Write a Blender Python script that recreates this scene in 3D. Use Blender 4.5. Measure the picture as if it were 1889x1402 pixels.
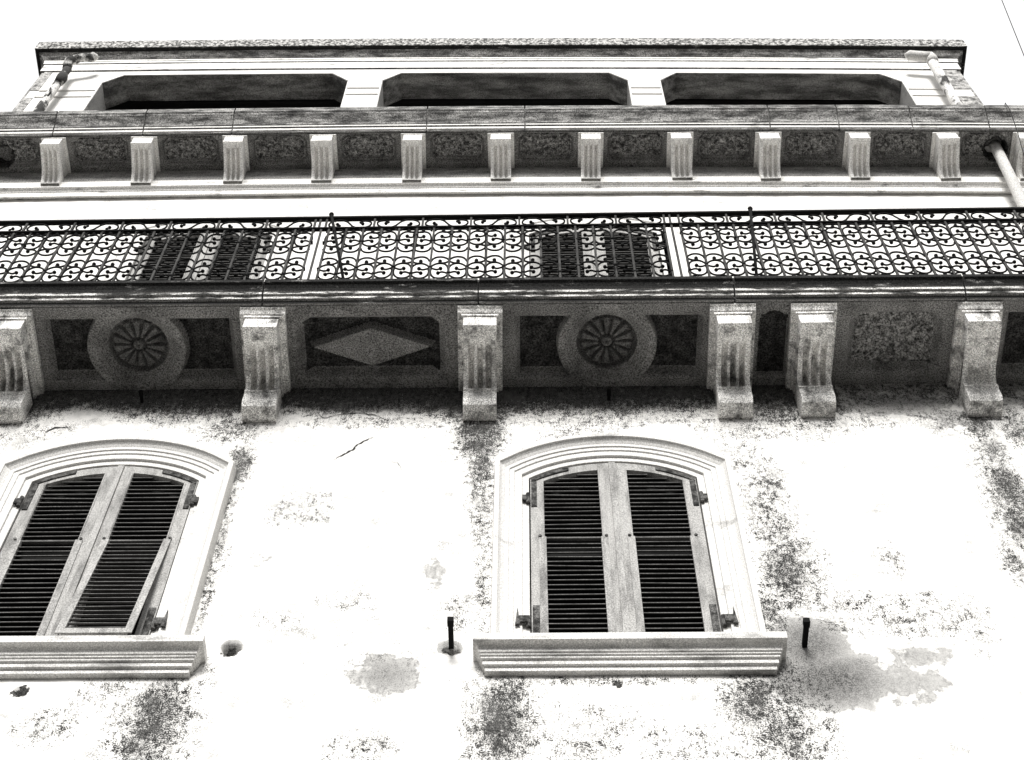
import bpy, math, random
import numpy as np
from mathutils import Vector, Matrix, noise as mnoise
R = math.radians
random.seed(7)
for o in list(bpy.data.objects): bpy.data.objects.remove(o)
scn = bpy.context.scene
col = scn.collection

# ------------------------------------------------------------ camera, sky, sun, exposure
cd = bpy.data.cameras.new('camera'); cam = bpy.data.objects.new('camera', cd); col.objects.link(cam)
YAW, PIT, ROL = R(-1.05), R(61.12), R(0.508)
F = Vector((math.sin(YAW)*math.cos(PIT), math.cos(YAW)*math.cos(PIT), math.sin(PIT)))
rt = Vector((math.cos(YAW), -math.sin(YAW), 0)); up = rt.cross(F)
Rv = math.cos(ROL)*rt + math.sin(ROL)*up; Uv = -math.sin(ROL)*rt + math.cos(ROL)*up
m = Matrix((Rv, Uv, -F)).transposed().to_4x4(); m.translation = Vector((0, -6.1, 1.6))
cam.matrix_world = m
cd.sensor_width = 36; cd.lens = 36*3067/1889; cd.clip_start = 0.05; cd.clip_end = 2000
scn.camera = cam
W = bpy.data.worlds.new('World'); scn.world = W; W.use_nodes = True
wn = W.node_tree; wn.nodes.clear()
SUN_EL, SUN_AZ = 31, 183           # azimuth measured from +Y clockwise: the sun is in the street side sky
sky = wn.nodes.new('ShaderNodeTexSky'); sky.sky_type = 'NISHITA'; sky.sun_disc = False
sky.sun_elevation = R(SUN_EL); sky.sun_rotation = R(SUN_AZ); sky.dust_density = 4; sky.air_density = 1.5
bw = wn.nodes.new('ShaderNodeRGBToBW')
mxs = wn.nodes.new('ShaderNodeMath'); mxs.operation = 'MULTIPLY_ADD'; mxs.inputs[1].default_value = 0.35
# overcast luminance distribution: the zenith is about three times as bright as the horizon
wtc = wn.nodes.new('ShaderNodeTexCoord'); wsx = wn.nodes.new('ShaderNodeSeparateXYZ'); wn.links.new(wtc.outputs['Generated'], wsx.inputs[0])
wmr = wn.nodes.new('ShaderNodeMapRange'); wmr.inputs['From Min'].default_value = 0; wmr.inputs['From Max'].default_value = 1
wmr.inputs['To Min'].default_value = 2.2; wmr.inputs['To Max'].default_value = 11.0
wn.links.new(wsx.outputs['Z'], wmr.inputs['Value']); wn.links.new(wmr.outputs[0], mxs.inputs[2])
bg = wn.nodes.new('ShaderNodeBackground'); bg.inputs[1].default_value = 0.08
wo = wn.nodes.new('ShaderNodeOutputWorld')
wn.links.new(sky.outputs[0], bw.inputs[0]); wn.links.new(bw.outputs[0], mxs.inputs[0]); wn.links.new(mxs.outputs[0], bg.inputs[0]); wn.links.new(bg.outputs[0], wo.inputs[0])
sl = bpy.data.lights.new('sun', 'SUN'); sl.energy = 3.7; sl.angle = R(20); sl.color = (1, 0.985, 0.96)
so = bpy.data.objects.new('sun', sl); col.objects.link(so)
sd = Vector((math.sin(R(SUN_AZ))*math.cos(R(SUN_EL)), math.cos(R(SUN_AZ))*math.cos(R(SUN_EL)), math.sin(R(SUN_EL))))
so.rotation_euler = sd.to_track_quat('Z', 'Y').to_euler()
so.location = (0, -20, 20)
scn.view_settings.view_transform = 'Standard'; scn.view_settings.look = 'None'
scn.view_settings.exposure = 0.38; scn.view_settings.gamma = 1; scn.view_settings.use_curve_mapping = False
scn.render.engine = 'CYCLES'; scn.render.resolution_x = 1024; scn.render.resolution_y = 760

# ------------------------------------------------------------ materials
def mat(name):
    m = bpy.data.materials.new(name); m.use_nodes = True
    nt = m.node_tree; b = nt.nodes['Principled BSDF']; b.inputs['Roughness'].default_value = .9
    b.inputs['Specular IOR Level'].default_value = .2
    return m, nt, b
def N(nt, t, **k):
    n = nt.nodes.new(t)
    for a, v in k.items(): setattr(n, a, v)
    return n
def coords(nt, sc=(1, 1, 1)):
    tc = N(nt, 'ShaderNodeTexCoord'); oi = N(nt, 'ShaderNodeObjectInfo')
    ad = N(nt, 'ShaderNodeVectorMath', operation='MULTIPLY_ADD')
    mu = N(nt, 'ShaderNodeVectorMath', operation='MULTIPLY_ADD')
    cx = N(nt, 'ShaderNodeCombineXYZ')
    r9 = N(nt, 'ShaderNodeMath', operation='MULTIPLY'); r9.inputs[1].default_value = 37.0
    nt.links.new(oi.outputs['Random'], r9.inputs[0])
    for i in range(3): nt.links.new(r9.outputs[0], cx.inputs[i])
    nt.links.new(tc.outputs['Object'], mu.inputs[0]); mu.inputs[1].default_value = sc
    nt.links.new(cx.outputs[0], mu.inputs[2])
    return mu.outputs[0]
def tex(nt, vec, scale, detail=4, rough=.6):
    n = N(nt, 'ShaderNodeTexNoise'); n.inputs['Scale'].default_value = scale
    n.inputs['Detail'].default_value = detail; n.inputs['Roughness'].default_value = rough
    nt.links.new(vec, n.inputs['Vector']); return n.outputs['Fac']
def rng(nt, v, a, b, c=0., d=1., smooth=True):
    n = N(nt, 'ShaderNodeMapRange'); n.interpolation_type = 'SMOOTHSTEP' if smooth else 'LINEAR'
    n.inputs['From Min'].default_value = a; n.inputs['From Max'].default_value = b
    n.inputs['To Min'].default_value = c; n.inputs['To Max'].default_value = d
    nt.links.new(v, n.inputs['Value']); return n.outputs['Result']
def mth(nt, op, a, b, c=None):
    n = N(nt, 'ShaderNodeMath', operation=op)
    for i, v in enumerate((a, b, c)):
        if v is None: continue
        if isinstance(v, (int, float)): n.inputs[i].default_value = v
        else: nt.links.new(v, n.inputs[i])
    return n.outputs[0]
def mixc(nt, f, a, b):
    n = N(nt, 'ShaderNodeMix', data_type='RGBA')
    if isinstance(f, (int, float)): n.inputs[0].default_value = f
    else: nt.links.new(f, n.inputs[0])
    for i, v in ((6, a), (7, b)):
        if isinstance(v, (int, float)): n.inputs[i].default_value = (v, v*.985, v*.955, 1)
        else: nt.links.new(v, n.inputs[i])
    return n.outputs[2]
def bump(nt, b, h, s, d=.01):
    n = N(nt, 'ShaderNodeBump'); n.inputs['Strength'].default_value = s; n.inputs['Distance'].default_value = d
    nt.links.new(h, n.inputs['Height']); nt.links.new(n.outputs[0], b.inputs['Normal'])
def stone(name, light, dark, cover, scale=3., stretch=(1, 1, 1), grain=.5, gs=130., edge=.12, bs=.5, coat=None):
    """weathered surface: two tones divided by noise, both with a fine granular speckle"""
    m, nt, b = mat(name)
    v = coords(nt, stretch); v2 = coords(nt)
    n1 = tex(nt, v, scale, 6, .65)
    f = rng(nt, n1, cover-edge, cover+edge)
    c = mixc(nt, f, dark, light)
    g = tex(nt, v2, gs, 2, .7)
    gg = rng(nt, g, .36, .64, 1-grain, 1+grain, False)
    mm = N(nt, 'ShaderNodeMix', data_type='RGBA', blend_type='MULTIPLY'); mm.inputs[0].default_value = 1
    nt.links.new(c, mm.inputs[6]); nt.links.new(gg, mm.inputs[7])
    nt.links.new(mm.outputs[2], b.inputs['Base Color'])
    bump(nt, b, mth(nt, 'ADD', g, n1), bs, .006)
    return m
M = {}
M['cornice_dirty'] = stone('sooty cornice stone', .40, .045, .52, 7., (.7, 2, 2.4), .85, 95, .20)
M['cornice_clean'] = stone('pale cornice stone', .82, .18, .36, 5., (.8, 2.4, 2.4), .30, 110, .08)
M['edge_dark'] = stone('black crusted balcony stone', .30, .014, .66, 5., (1.0, 3, 4), .9, 95, .09)
M['edge_worn'] = stone('worn fillet stone', .75, .03, .50, 5., (.9, 3, 4), .6, 90, .09)
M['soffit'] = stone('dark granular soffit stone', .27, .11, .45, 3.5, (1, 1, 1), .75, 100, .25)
M['soffit_disc'] = stone('shaded rosette stone', .17, .07, .45, 6., (1, 1, 1), .75, 100, .2)  # recess shadow of the rosette disc put into a darker tone
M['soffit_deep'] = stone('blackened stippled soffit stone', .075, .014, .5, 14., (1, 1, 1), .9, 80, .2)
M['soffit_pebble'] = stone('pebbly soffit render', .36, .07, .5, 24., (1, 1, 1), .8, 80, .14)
M['corbel'] = stone('grey corbel stone', .82, .13, .42, 4.5, (2.0, 2.0, 1.0), .6, 105, .14)
M['frieze'] = stone('grey frieze', .38, .16, .45, 5., (.8, 2, 2), .5, 100, .2)
M['pipe_rust'] = stone('rusted flaking pipe', .72, .05, .53, 6., (1, 1, .6), .4, 100, .06)
M['corbel_small'] = stone('pale corbel stone', .88, .36, .32, 5., (2., 2., 1.), .35, 110, .13)
M['render'] = stone('white painted render', .82, .55, .30, 1.6, (1, 1, 1), .10, 120, .12)
M['casing'] = stone('white painted stone casing', .66, .34, .33, 3.2, (1, 1, 2), .25, 120, .10)
M['sill'] = stone('grey speckled sill stone', .68, .20, .38, 3.2, (.8, 2, 3), .32, 120, .15)
M['coping'] = stone('granular coping', .52, .05, .50, 30., (1, 1, 1), .6, 100, .07)
M['attic_side'] = stone('rough grey attic render', .50, .08, .48, 14., (1, 1, 1), .5, 90, .15)
M['jamb'] = stone('grey jamb render', .5, .3, .4, 4., (1, 1, 1), .4, 100)
M['lining'] = stone('dark streaked soffit panels', .55, .10, .56, 3.0, (.7, 3, 2), .6, 110, .22)
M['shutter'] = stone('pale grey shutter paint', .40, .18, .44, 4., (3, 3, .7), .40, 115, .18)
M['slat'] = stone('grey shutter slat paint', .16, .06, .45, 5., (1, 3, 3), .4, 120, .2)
M['hinge'] = stone('rusted iron strap', .12, .02, .5, 20., (1, 1, 1), .6, 120)
M['pipe'] = stone('flaking white pipe paint', .74, .05, .46, 6., (1, 1, .6), .3, 100, .06)
M['pipe_plain'] = stone('chalky pipe', .66, .28, .38, 5., (1, 1, .5), .3, 100)
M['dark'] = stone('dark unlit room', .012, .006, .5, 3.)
M['crack'] = stone('open crack', .05, .012, .5, 20.)
M['patch'] = stone('rough grey mortar', .30, .08, .5, 20., (1, 1, 1), .6)
M['asphalt'] = stone('street asphalt', .06, .035, .5, 1.5, (1, 1, 1), .4, 60)
m, nt, b = mat('black wrought iron'); b.inputs['Roughness'].default_value = .8; b.inputs['Specular IOR Level'].default_value = .08
b.inputs['Base Color'].default_value = (.007, .007, .007, 1)
v = coords(nt); bump(nt, b, tex(nt, v, 90., 2), .4, .002); M['iron'] = m
M['bar'] = stone('rusty grey iron bar', .07, .022, .45, 9., (2, 2, .7), .35, 120, .2)
m, nt, b = mat('cable rubber'); b.inputs['Base Color'].default_value = (.02, .02, .02, 1); M['cable'] = m

# the facade plaster: white limewash, stained by the 'speck' and 'damp' masks stored in the mesh; 'speck' also paints the shade in the holes
m, nt, b = mat('stained white plaster')
v = coords(nt); tc = N(nt, 'ShaderNodeTexCoord').outputs['Object']
at1 = N(nt, 'ShaderNodeAttribute', attribute_name='speck').outputs['Fac']
at2 = N(nt, 'ShaderNodeAttribute', attribute_name='damp').outputs['Fac']
sm = N(nt, 'ShaderNodeVectorMath', operation='MULTIPLY'); sm.inputs[1].default_value = (1, 1, .3); nt.links.new(tc, sm.inputs[0])
streak = tex(nt, sm.outputs[0], 38., 5, .7)
nf = mth(nt, 'ADD', mth(nt, 'MULTIPLY', tex(nt, tc, 26., 7, .75), .6), mth(nt, 'MULTIPLY', streak, .4)); nm = tex(nt, tc, 8., 6, .65); ng = tex(nt, tc, 120., 2, .7)
# speckle: covers where mask + noise pass a threshold
s = mth(nt, 'ADD', mth(nt, 'MULTIPLY', at1, .80), mth(nt, 'MULTIPLY', mth(nt, 'SUBTRACT', nf, .5), 2.5))
s = mth(nt, 'ADD', s, mth(nt, 'MULTIPLY', mth(nt, 'SUBTRACT', nm, .5), 1.6))
s = mth(nt, 'ADD', s, mth(nt, 'MULTIPLY', mth(nt, 'SUBTRACT', ng, .5), 2.0))
s1 = rng(nt, s, .24, .62)
s1 = mth(nt, 'MULTIPLY', s1, rng(nt, at1, .05, .22))
d = mth(nt, 'ADD', at2, mth(nt, 'MULTIPLY', mth(nt, 'SUBTRACT', nm, .5), 1.0))
d1 = mth(nt, 'MULTIPLY', rng(nt, d, .20, .42), rng(nt, at2, .0, .8, .35, 1., False))
d1 = mth(nt, 'MULTIPLY', d1, rng(nt, at2, .03, .12))
white = mixc(nt, rng(nt, nm, .30, .55), .60, .80)
dk = mixc(nt, rng(nt, mth(nt, 'ADD', mth(nt, 'MULTIPLY', ng, .5), mth(nt, 'MULTIPLY', nf, .5)), .43, .58, 0, 1), .13, .006)
dp = mixc(nt, rng(nt, mth(nt, 'ADD', mth(nt, 'MULTIPLY', ng, .55), mth(nt, 'MULTIPLY', nf, .45)), .40, .60, 0, 1), .24, .03)
tide = mth(nt, 'MULTIPLY', rng(nt, mth(nt, 'ABSOLUTE', mth(nt, 'SUBTRACT', d, .31), 0), .0, .07, .55, 0), rng(nt, at2, .08, .25))
c = mixc(nt, d1, white, dp); c = mixc(nt, mth(nt, 'MULTIPLY', tide, rng(nt, nf, .38, .56)), c, .06); under = mth(nt, 'MULTIPLY', rng(nt, mth(nt, 'ADD', at1, mth(nt, 'MULTIPLY', mth(nt, 'SUBTRACT', nf, .5), 1.4)), .38, .85), rng(nt, ng, .38, .62, .35, 1.))
c = mixc(nt, mth(nt, 'MULTIPLY', under, .8), c, .12); c = mixc(nt, s1, c, dk)
# faint pits all over
pit = rng(nt, tex(nt, tc, 16., 8, .8), .665, .72)
c = mixc(nt, mth(nt, 'MULTIPLY', pit, .8), c, .09)
# scattered hairlines and trowel scars
sm2 = N(nt, 'ShaderNodeVectorMath', operation='MULTIPLY'); sm2.inputs[1].default_value = (.5, 1, 1.6); nt.links.new(tc, sm2.inputs[0])
scar = tex(nt, sm2.outputs[0], 5.5, 9, .72)
ridge = rng(nt, mth(nt, 'ABSOLUTE', mth(nt, 'SUBTRACT', scar, .5), 0), .0, .012, 1, 0)
gate = rng(nt, tex(nt, tc, 2.6, 3, .6), .50, .62)
c = mixc(nt, mth(nt, 'MULTIPLY', mth(nt, 'MULTIPLY', ridge, gate), .7), c, .11)
wash = rng(nt, tex(nt, tc, 3.2, 7, .68), .54, .68)
c = mixc(nt, mth(nt, 'MULTIPLY', mth(nt, 'MULTIPLY', wash, rng(nt, ng, .40, .60)), .75), c, .15)
nt.links.new(c, b.inputs['Base Color'])
bump(nt, b, mth(nt, 'ADD', mth(nt, 'MULTIPLY', nf, .6), nm), .5, .012); M['plaster'] = m

# ------------------------------------------------------------ helpers
def sag_top(x): return -.003*(x+1.2)**2
def sag_attic(x): return -.0037*(x+3.2)**2
class MB:
    def __init__(s): s.v = []; s.f = []; s.mi = []
    def add(s, vs, fs, mi=0):
        n = len(s.v); s.v += [tuple(p) for p in vs]; s.f += [tuple(i+n for i in f) for f in fs]; s.mi += [mi]*len(fs)
    def box(s, x0, x1, y0, y1, z0, z1, mi=0):
        s.add([(x0,y0,z0),(x1,y0,z0),(x1,y1,z0),(x0,y1,z0),(x0,y0,z1),(x1,y0,z1),(x1,y1,z1),(x0,y1,z1)],
              [(3,2,1,0),(4,5,6,7),(0,1,5,4),(1,2,6,5),(2,3,7,6),(3,0,4,7)], mi)
    def prism_y(s, pts, y0, y1, mi=0):            # polygon in x,z extruded along y
        n = len(pts)
        s.add([(x, y0, z) for x, z in pts]+[(x, y1, z) for x, z in pts],
              [tuple(range(n)), tuple(reversed(range(n, 2*n)))]+[(i, i+n, (i+1) % n+n, (i+1) % n) for i in range(n)], mi)
    def prism_x(s, pts, x0, x1, mi=0):            # polygon in (p,z) extruded along x, p = outward from wall
        n = len(pts)
        s.add([(x0, -p, z) for p, z in pts]+[(x1, -p, z) for p, z in pts],
              [tuple(range(n)), tuple(reversed(range(n, 2*n)))]+[(i, i+n, (i+1) % n+n, (i+1) % n) for i in range(n)], mi)
    def run(s, prof, x0, x1, mis=None, nx=1, ends=0., close=True):
        """moulding run along x; prof = [(p,z)...]; ends = how far the profile returns at both ends per metre of projection"""
        n = len(prof); pb = prof[0][0]; base = len(s.v)
        xs = [x0+(x1-x0)*i/nx for i in range(nx+1)]
        for k, x in enumerate(xs):
            for p, z in prof:
                xx = x - (p-pb)*ends if k == 0 else (x+(p-pb)*ends if k == nx else x)
                s.v.append((xx, -p, z))
        for k in range(nx):
            for i in range(n-1):
                a = base+k*n+i
                s.f.append((a, a+n, a+n+1, a+1)); s.mi.append(mis[i] if mis else 0)
        if close:
            for k in (0, nx):
                if ends:
                    bb = len(s.v)
                    for p, z in prof:
                        x = xs[k]-(p-pb)*ends if k == 0 else xs[k]+(p-pb)*ends
                        s.v.append((x, .0 if True else 0, z))
                    for i in range(n-1):
                        a = base+k*n+i; q = bb+i
                        s.f.append((a, a+1, q+1, q) if k == 0 else (a+1, a, q, q+1)); s.mi.append(mis[i] if mis else 0)
                else:
                    f = [base+k*n+i for i in range(n)]
                    s.f.append(tuple(f if k == 0 else reversed(f))); s.mi.append(0)
    def tube(s, pts, r, seg=6, mi=0, cap=True):
        pts = [Vector(p) for p in pts]; n = len(pts)
        rs = r if isinstance(r, (list, tuple)) else [r]*n
        base = len(s.v); prev = None
        for i, p in enumerate(pts):
            t = (pts[min(i+1, n-1)]-pts[max(i-1, 0)]).normalized()
            if prev is None:
                a = Vector((0, 0, 1)) if abs(t.z) < .9 else Vector((0, 1, 0))
                u = t.cross(a).normalized()
            else: u = (prev - t*prev.dot(t)).normalized()
            prev = u; w = t.cross(u)
            for k in range(seg):
                an = 2*math.pi*k/seg
                s.v.append(tuple(p+u*math.cos(an)*rs[i]+w*math.sin(an)*rs[i]))
        for i in range(n-1):
            for k in range(seg):
                a = base+i*seg+k; b2 = base+i*seg+(k+1) % seg
                s.f.append((a, b2, b2+seg, a+seg)); s.mi.append(mi)
        if cap:
            s.f.append(tuple(reversed(range(base, base+seg)))); s.mi.append(mi)
            s.f.append(tuple(range(base+(n-1)*seg, base+n*seg))); s.mi.append(mi)
    def ball(s, c, r, mi=0, sq=1.):
        c = Vector(c); base = len(s.v); A, B = 8, 5
        s.v.append(tuple(c+Vector((0, 0, r))))
        for i in range(1, B):
            th = math.pi*i/B
            for k in range(A):
                ph = 2*math.pi*k/A
                s.v.append(tuple(c+Vector((r*math.sin(th)*math.cos(ph), sq*r*math.sin(th)*math.sin(ph), r*math.cos(th)))))
        s.v.append(tuple(c-Vector((0, 0, r))))
        for k in range(A): s.f.append((base, base+1+k, base+1+(k+1) % A)); s.mi.append(mi)
        for i in range(B-2):
            for k in range(A):
                a = base+1+i*A+k; b2 = base+1+i*A+(k+1) % A
                s.f.append((a, a+A, b2+A, b2)); s.mi.append(mi)
        e = base+1+(B-1)*A
        for k in range(A): s.f.append((e, e-A+(k+1) % A, e-A+k)); s.mi.append(mi)
    def build(s, name, mats, parent=None, warp=None, loc=(0, 0, 0), smooth=False, bevel=0, label=None):
        vs = s.v
        if warp: vs = [(x, y, z+warp(x)) for x, y, z in vs]
        me = bpy.data.meshes.new(name); me.from_pydata(vs, [], s.f)
        if not isinstance(mats, (list, tuple)): mats = [mats]
        for m in mats: me.materials.append(M[m] if isinstance(m, str) else m)
        me.polygons.foreach_set('material_index', s.mi)
        if smooth: me.polygons.foreach_set('use_smooth', [True]*len(me.polygons))
        me.update()
        o = bpy.data.objects.new(name, me); col.objects.link(o); o.location = loc
        if parent is not None: o.parent = parent
        if bevel:
            bm = o.modifiers.new('bevel', 'BEVEL'); bm.width = bevel; bm.segments = 2; bm.limit_method = 'ANGLE'; bm.angle_limit = R(35)
        if label: o['label'] = label
        return o
def tag(o, label=None, cat=None, group=None, kind=None):
    if label: o['label'] = label
    if cat: o['category'] = cat
    if group: o['group'] = group
    if kind: o['kind'] = kind
    return o
def empty(name, loc=(0, 0, 0)):
    o = bpy.data.objects.new(name, None); col.objects.link(o); o.location = loc; o.empty_display_size = .3; return o
def copy_tree(o, parent=None, loc=None):
    c = o.copy(); col.objects.link(c); c.parent = parent
    if loc is not None: c.location = loc
    for ch in list(o.children): copy_tree(ch, c)
    return c
def grid_mesh(name, X, Y, Zf, mats, parent, plane='xy', keep=None, attrs=None, warp=None, mi=None, smooth=True):
    """grid of quads; plane 'xy': height map z(x,y), faces look down; plane 'xz': y(x,z), faces look to the street"""
    nx, ny = len(X), len(Y); gx, gy = np.meshgrid(X, Y)      # rows = Y
    h = Zf(gx, gy)
    if plane == 'xy': V = np.stack([gx, gy, h], -1).reshape(-1, 3)
    else: V = np.stack([gx, h, gy], -1).reshape(-1, 3)
    if warp: V[:, 2] += warp(V[:, 0])
    i = np.arange((ny-1)*(nx-1)); r = i//(nx-1); c = i % (nx-1); a = r*nx+c
    if plane == 'xy': Fq = np.stack([a, a+nx, a+nx+1, a+1], -1)
    else: Fq = np.stack([a, a+1, a+nx+1, a+nx], -1)
    cx = (gx[:-1, :-1]+gx[1:, 1:])/2; cy = (gy[:-1, :-1]+gy[1:, 1:])/2
    mm = mi(cx, cy).reshape(-1) if mi else None
    if keep is not None:
        k = keep(cx, cy).reshape(-1); Fq = Fq[k]
        if mm is not None: mm = mm[k]
    me = bpy.data.meshes.new(name)
    me.vertices.add(len(V)); me.vertices.foreach_set('co', V.astype(np.float32).ravel())
    me.loops.add(Fq.size); me.loops.foreach_set('vertex_index', Fq.astype(np.int32).ravel())
    me.polygons.add(len(Fq)); me.polygons.foreach_set('loop_start', np.arange(0, Fq.size, 4, dtype=np.int32))
    for m_ in mats: me.materials.append(M[m_])
    if mm is not None: me.polygons.foreach_set('material_index', mm.astype(np.int32))
    me.polygons.foreach_set('use_smooth', np.full(len(Fq), smooth))
    me.update(calc_edges=True); me.validate()
    if attrs:
        for an, fn in attrs.items():
            at = me.attributes.new(an, 'FLOAT', 'POINT'); at.data.foreach_set('value', fn(gx, gy).reshape(-1).astype(np.float32))
    o = bpy.data.objects.new(name, me); col.objects.link(o); o.parent = parent
    return o
def vnoise(x, y, s, seed=0):
    """value noise in numpy"""
    x = x*s+seed*17.3; y = y*s+seed*9.1
    xi = np.floor(x).astype(int); yi = np.floor(y).astype(int); fx = x-xi; fy = y-yi
    fx = fx*fx*(3-2*fx); fy = fy*fy*(3-2*fy)
    def hsh(a, b):
        n = (a*374761393+b*668265263+seed*974711) & 0x7fffffff
        n = ((n ^ (n >> 13))*1274126177) & 0x7fffffff
        return ((n ^ (n >> 16)) & 0xffff)/65535.
    return (hsh(xi, yi)*(1-fx)+hsh(xi+1, yi)*fx)*(1-fy)+(hsh(xi, yi+1)*(1-fx)+hsh(xi+1, yi+1)*fx)*fy
def sstep(a, b, x):
    t = np.clip((x-a)/(b-a), 0, 1); return t*t*(3-2*t)

# ------------------------------------------------------------ setting
g = MB(); g.add([(-300, -300, 0), (300, -300, 0), (300, 300, 0), (-300, 300, 0)], [(0, 1, 2, 3)])
tag(g.build('street', 'asphalt'), kind='structure', label='asphalt street in front of the building')

bld = empty('apartment_building')
tag(bld, 'old building with stained white plaster, carved balcony soffit, louvred shutters and three attic openings', 'building')

ZS, ZT = 12.55, 12.745          # balcony soffit and top
WX = (-2.83, .585); ZW = 9.54    # window centre lines, foot of casings
DX = (-2.855, .605)
HW = .575                        # half width of an opening
def arch(x, crown, spring, hw):  # segmental arch height
    s = crown-spring; r = (hw*hw+s*s)/(2*s)
    return crown-(r-math.sqrt(max(r*r-x*x, 0)))

# ------------------------------------------------------------ facade wall with stains
SPECK = [(-0.34,11.87,.16,.37,.95),(-.32,11.42,.09,.35,.75),(-.28,10.81,.05,.38,.5),(-.28,10.02,.05,.33,.55),(-.15,8.75,.13,.39,.9),(-.32,8.75,.05,.39,.5),
(1.66,11.12,.09,.33,.55),(1.65,10.66,.11,.25,.6),(1.61,10.12,.15,.34,.8),(1.44,9.73,.1,.21,.75),(1.54,11.47,.15,.28,.4),(1.26,8.92,.15,.27,.8),(1.41,8.65,.18,.26,.65),
(1.53,8.52,.15,.17,.5),(3.24,11.97,.1,.23,.85),(3.26,11.59,.11,.22,.65),(3.25,11.1,.11,.33,.9),(3.2,10.64,.09,.31,.85),(3.06,10.22,.08,.29,.55),(3.53,11.89,.12,.3,.7),
(-2.01,11.45,.08,.28,.85),(-2.01,11.03,.05,.26,.65),(-1.99,10.52,.04,.3,.65),(-1.99,10.04,.04,.28,.6),(-1.98,9.71,.03,.16,.55),(-2.13,11.97,.24,.19,.65),(-3.42,11.95,.16,.11,.4),
(-2.55,12.13,.24,.12,.55),(-2.09,8.81,.14,.36,.9),(-2.39,9.0,.19,.19,.4),(-2.69,8.73,.18,.18,.4),(-1.11,9.86,.2,.11,.35),(-1.56,9.7,.2,.11,.3),(2.23,9.64,.13,.06,.55),
(2.29,10.29,.09,.29,.35),(.25,8.75,.45,.18,.33),(.72,8.57,.44,.17,.3),(.45,9.1,.77,.05,.45),(1.11,12.28,.24,.24,.55),(.11,12.17,.24,.16,.5),(1.83,12.27,.28,.39,.8),
(2.25,12.14,.12,.23,.4),(1.51,11.92,.31,.23,.4),(.36,8.57,.59,.11,.3)]
SPECK += [(-.30,11.0,.10,.62,.55),(-.27,10.35,.07,.5,.45),(1.60,10.75,.15,.75,.55),(1.66,10.2,.2,.45,.6),(3.22,10.9,.16,.8,.6),(-2.08,8.7,.2,.5,.7),(-.14,8.7,.18,.55,.7),(1.38,8.75,.26,.5,.6),(-2.02,10.7,.05,.9,.5),(1.0,8.5,.5,.2,.35),(2.1,12.0,.9,.12,.35),(-1.1,12.05,.8,.1,.4),(.6,12.05,.9,.1,.45),(-1.0,9.4,.6,.5,.16),(2.5,9.9,.6,.6,.14)]
DAMP = [(1.64,9.41,.21,.25,.75),(1.71,9.09,.31,.24,.8),(2.08,9.06,.34,.21,.4),(2.25,9.3,.22,.12,.4),(1.47,9.11,.11,.19,.7),(-.83,9.16,.19,.19,.5),(-1.71,10.33,.1,.12,.3),
(-.59,10.14,.07,.23,.35),(-.46,9.4,.06,.06,.8),(-1.76,9.44,.05,.05,.7),(2.71,12.26,.48,.2,.5),(-1.09,12.31,.56,.16,.5),(3.06,12.05,.16,.19,.4)]
def blobs(L, x, z):
    out = np.zeros_like(x)
    for bx, bz, rx, rz, s in L:
        q = ((x-bx)/(rx*1.25))**2+((z-bz)/(rz*1.15))**2
        out = np.maximum(out, s*np.exp(-q**1.3))
    return out
def speck(x, z):
    o = blobs(SPECK, x, z)
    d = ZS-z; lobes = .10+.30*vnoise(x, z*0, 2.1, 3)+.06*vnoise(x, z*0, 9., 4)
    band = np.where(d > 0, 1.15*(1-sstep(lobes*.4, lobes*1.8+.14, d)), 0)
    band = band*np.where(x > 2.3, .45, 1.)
    up = np.where(z > ZT, .12*vnoise(x, z, 3., 8), 0)
    base = np.where(z < ZS, .36*sstep(.50, .8, vnoise(x, z, 1.7, 5)), 0)
    for hx, hz in ((-1.755, 9.385), (-2.898, 9.03), (.508, 9.063)): base = np.maximum(base, 2.5*(np.hypot(x-hx, z-hz) < (.042 if hx < 0 else .02)))  # dark shade inside the chipped holes painted into the mask
    return np.maximum(np.maximum(o, band), np.maximum(base, up))
def damp(x, z):
    d = ZS-z
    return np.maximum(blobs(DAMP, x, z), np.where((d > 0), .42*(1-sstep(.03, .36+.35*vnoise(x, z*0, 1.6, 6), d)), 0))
def wall_y(x, z):
    y = .006*(vnoise(x, z, 2.2, 1)-.5)+.004*(vnoise(x, z, 9., 2)-.5)
    # spalled render under the balcony, chipped holes
    for hx, hz, rx, rz, dep in ((-1.755, 9.39, .055, .05, .09), (-2.898, 9.03, .032, .03, .07), (.508, 9.063, .018, .02, .06)):
        q = np.sqrt(((x-hx)/rx)**2+((z-hz)/rz)**2)
        if hx == -1.755: q = np.maximum(np.abs(x-hx)/rx+np.maximum(0, -(z-hz))/rz*1.0, (z-hz)/(rz*.7))
        y = y+dep*(1-sstep(.75, 1.1, q))
    return y
xs = np.unique(np.round(np.concatenate([[-16, -12, -9, -7, -6.2], np.arange(-5.6, 5.4, .022), [6, 7.5, 9, 12, 16]]), 4))
zs = np.unique(np.round(np.concatenate([[-.2, 3, 6, 7.6], np.arange(8.1, 12.6, .022), np.arange(12.6, 16.4, .035), [16.4, 16.7, 17.05]]), 4))
def keep(x, z):
    k = np.ones_like(x, bool)
    for wx in WX: k &= ~((np.abs(x-wx) < HW+.09) & (z > ZW-.27) & (z < ZW+2.05-.55*(x-wx)**2))
    for wx in DX: k &= ~((np.abs(x-wx) < HW+.05) & (z > ZT-.2) & (z < 15.62-.45*(x-wx)**2))
    return k
grid_mesh('wall', xs, zs, wall_y, ['plaster'], bld, 'xz', keep, {'speck': speck, 'damp': damp})
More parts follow.
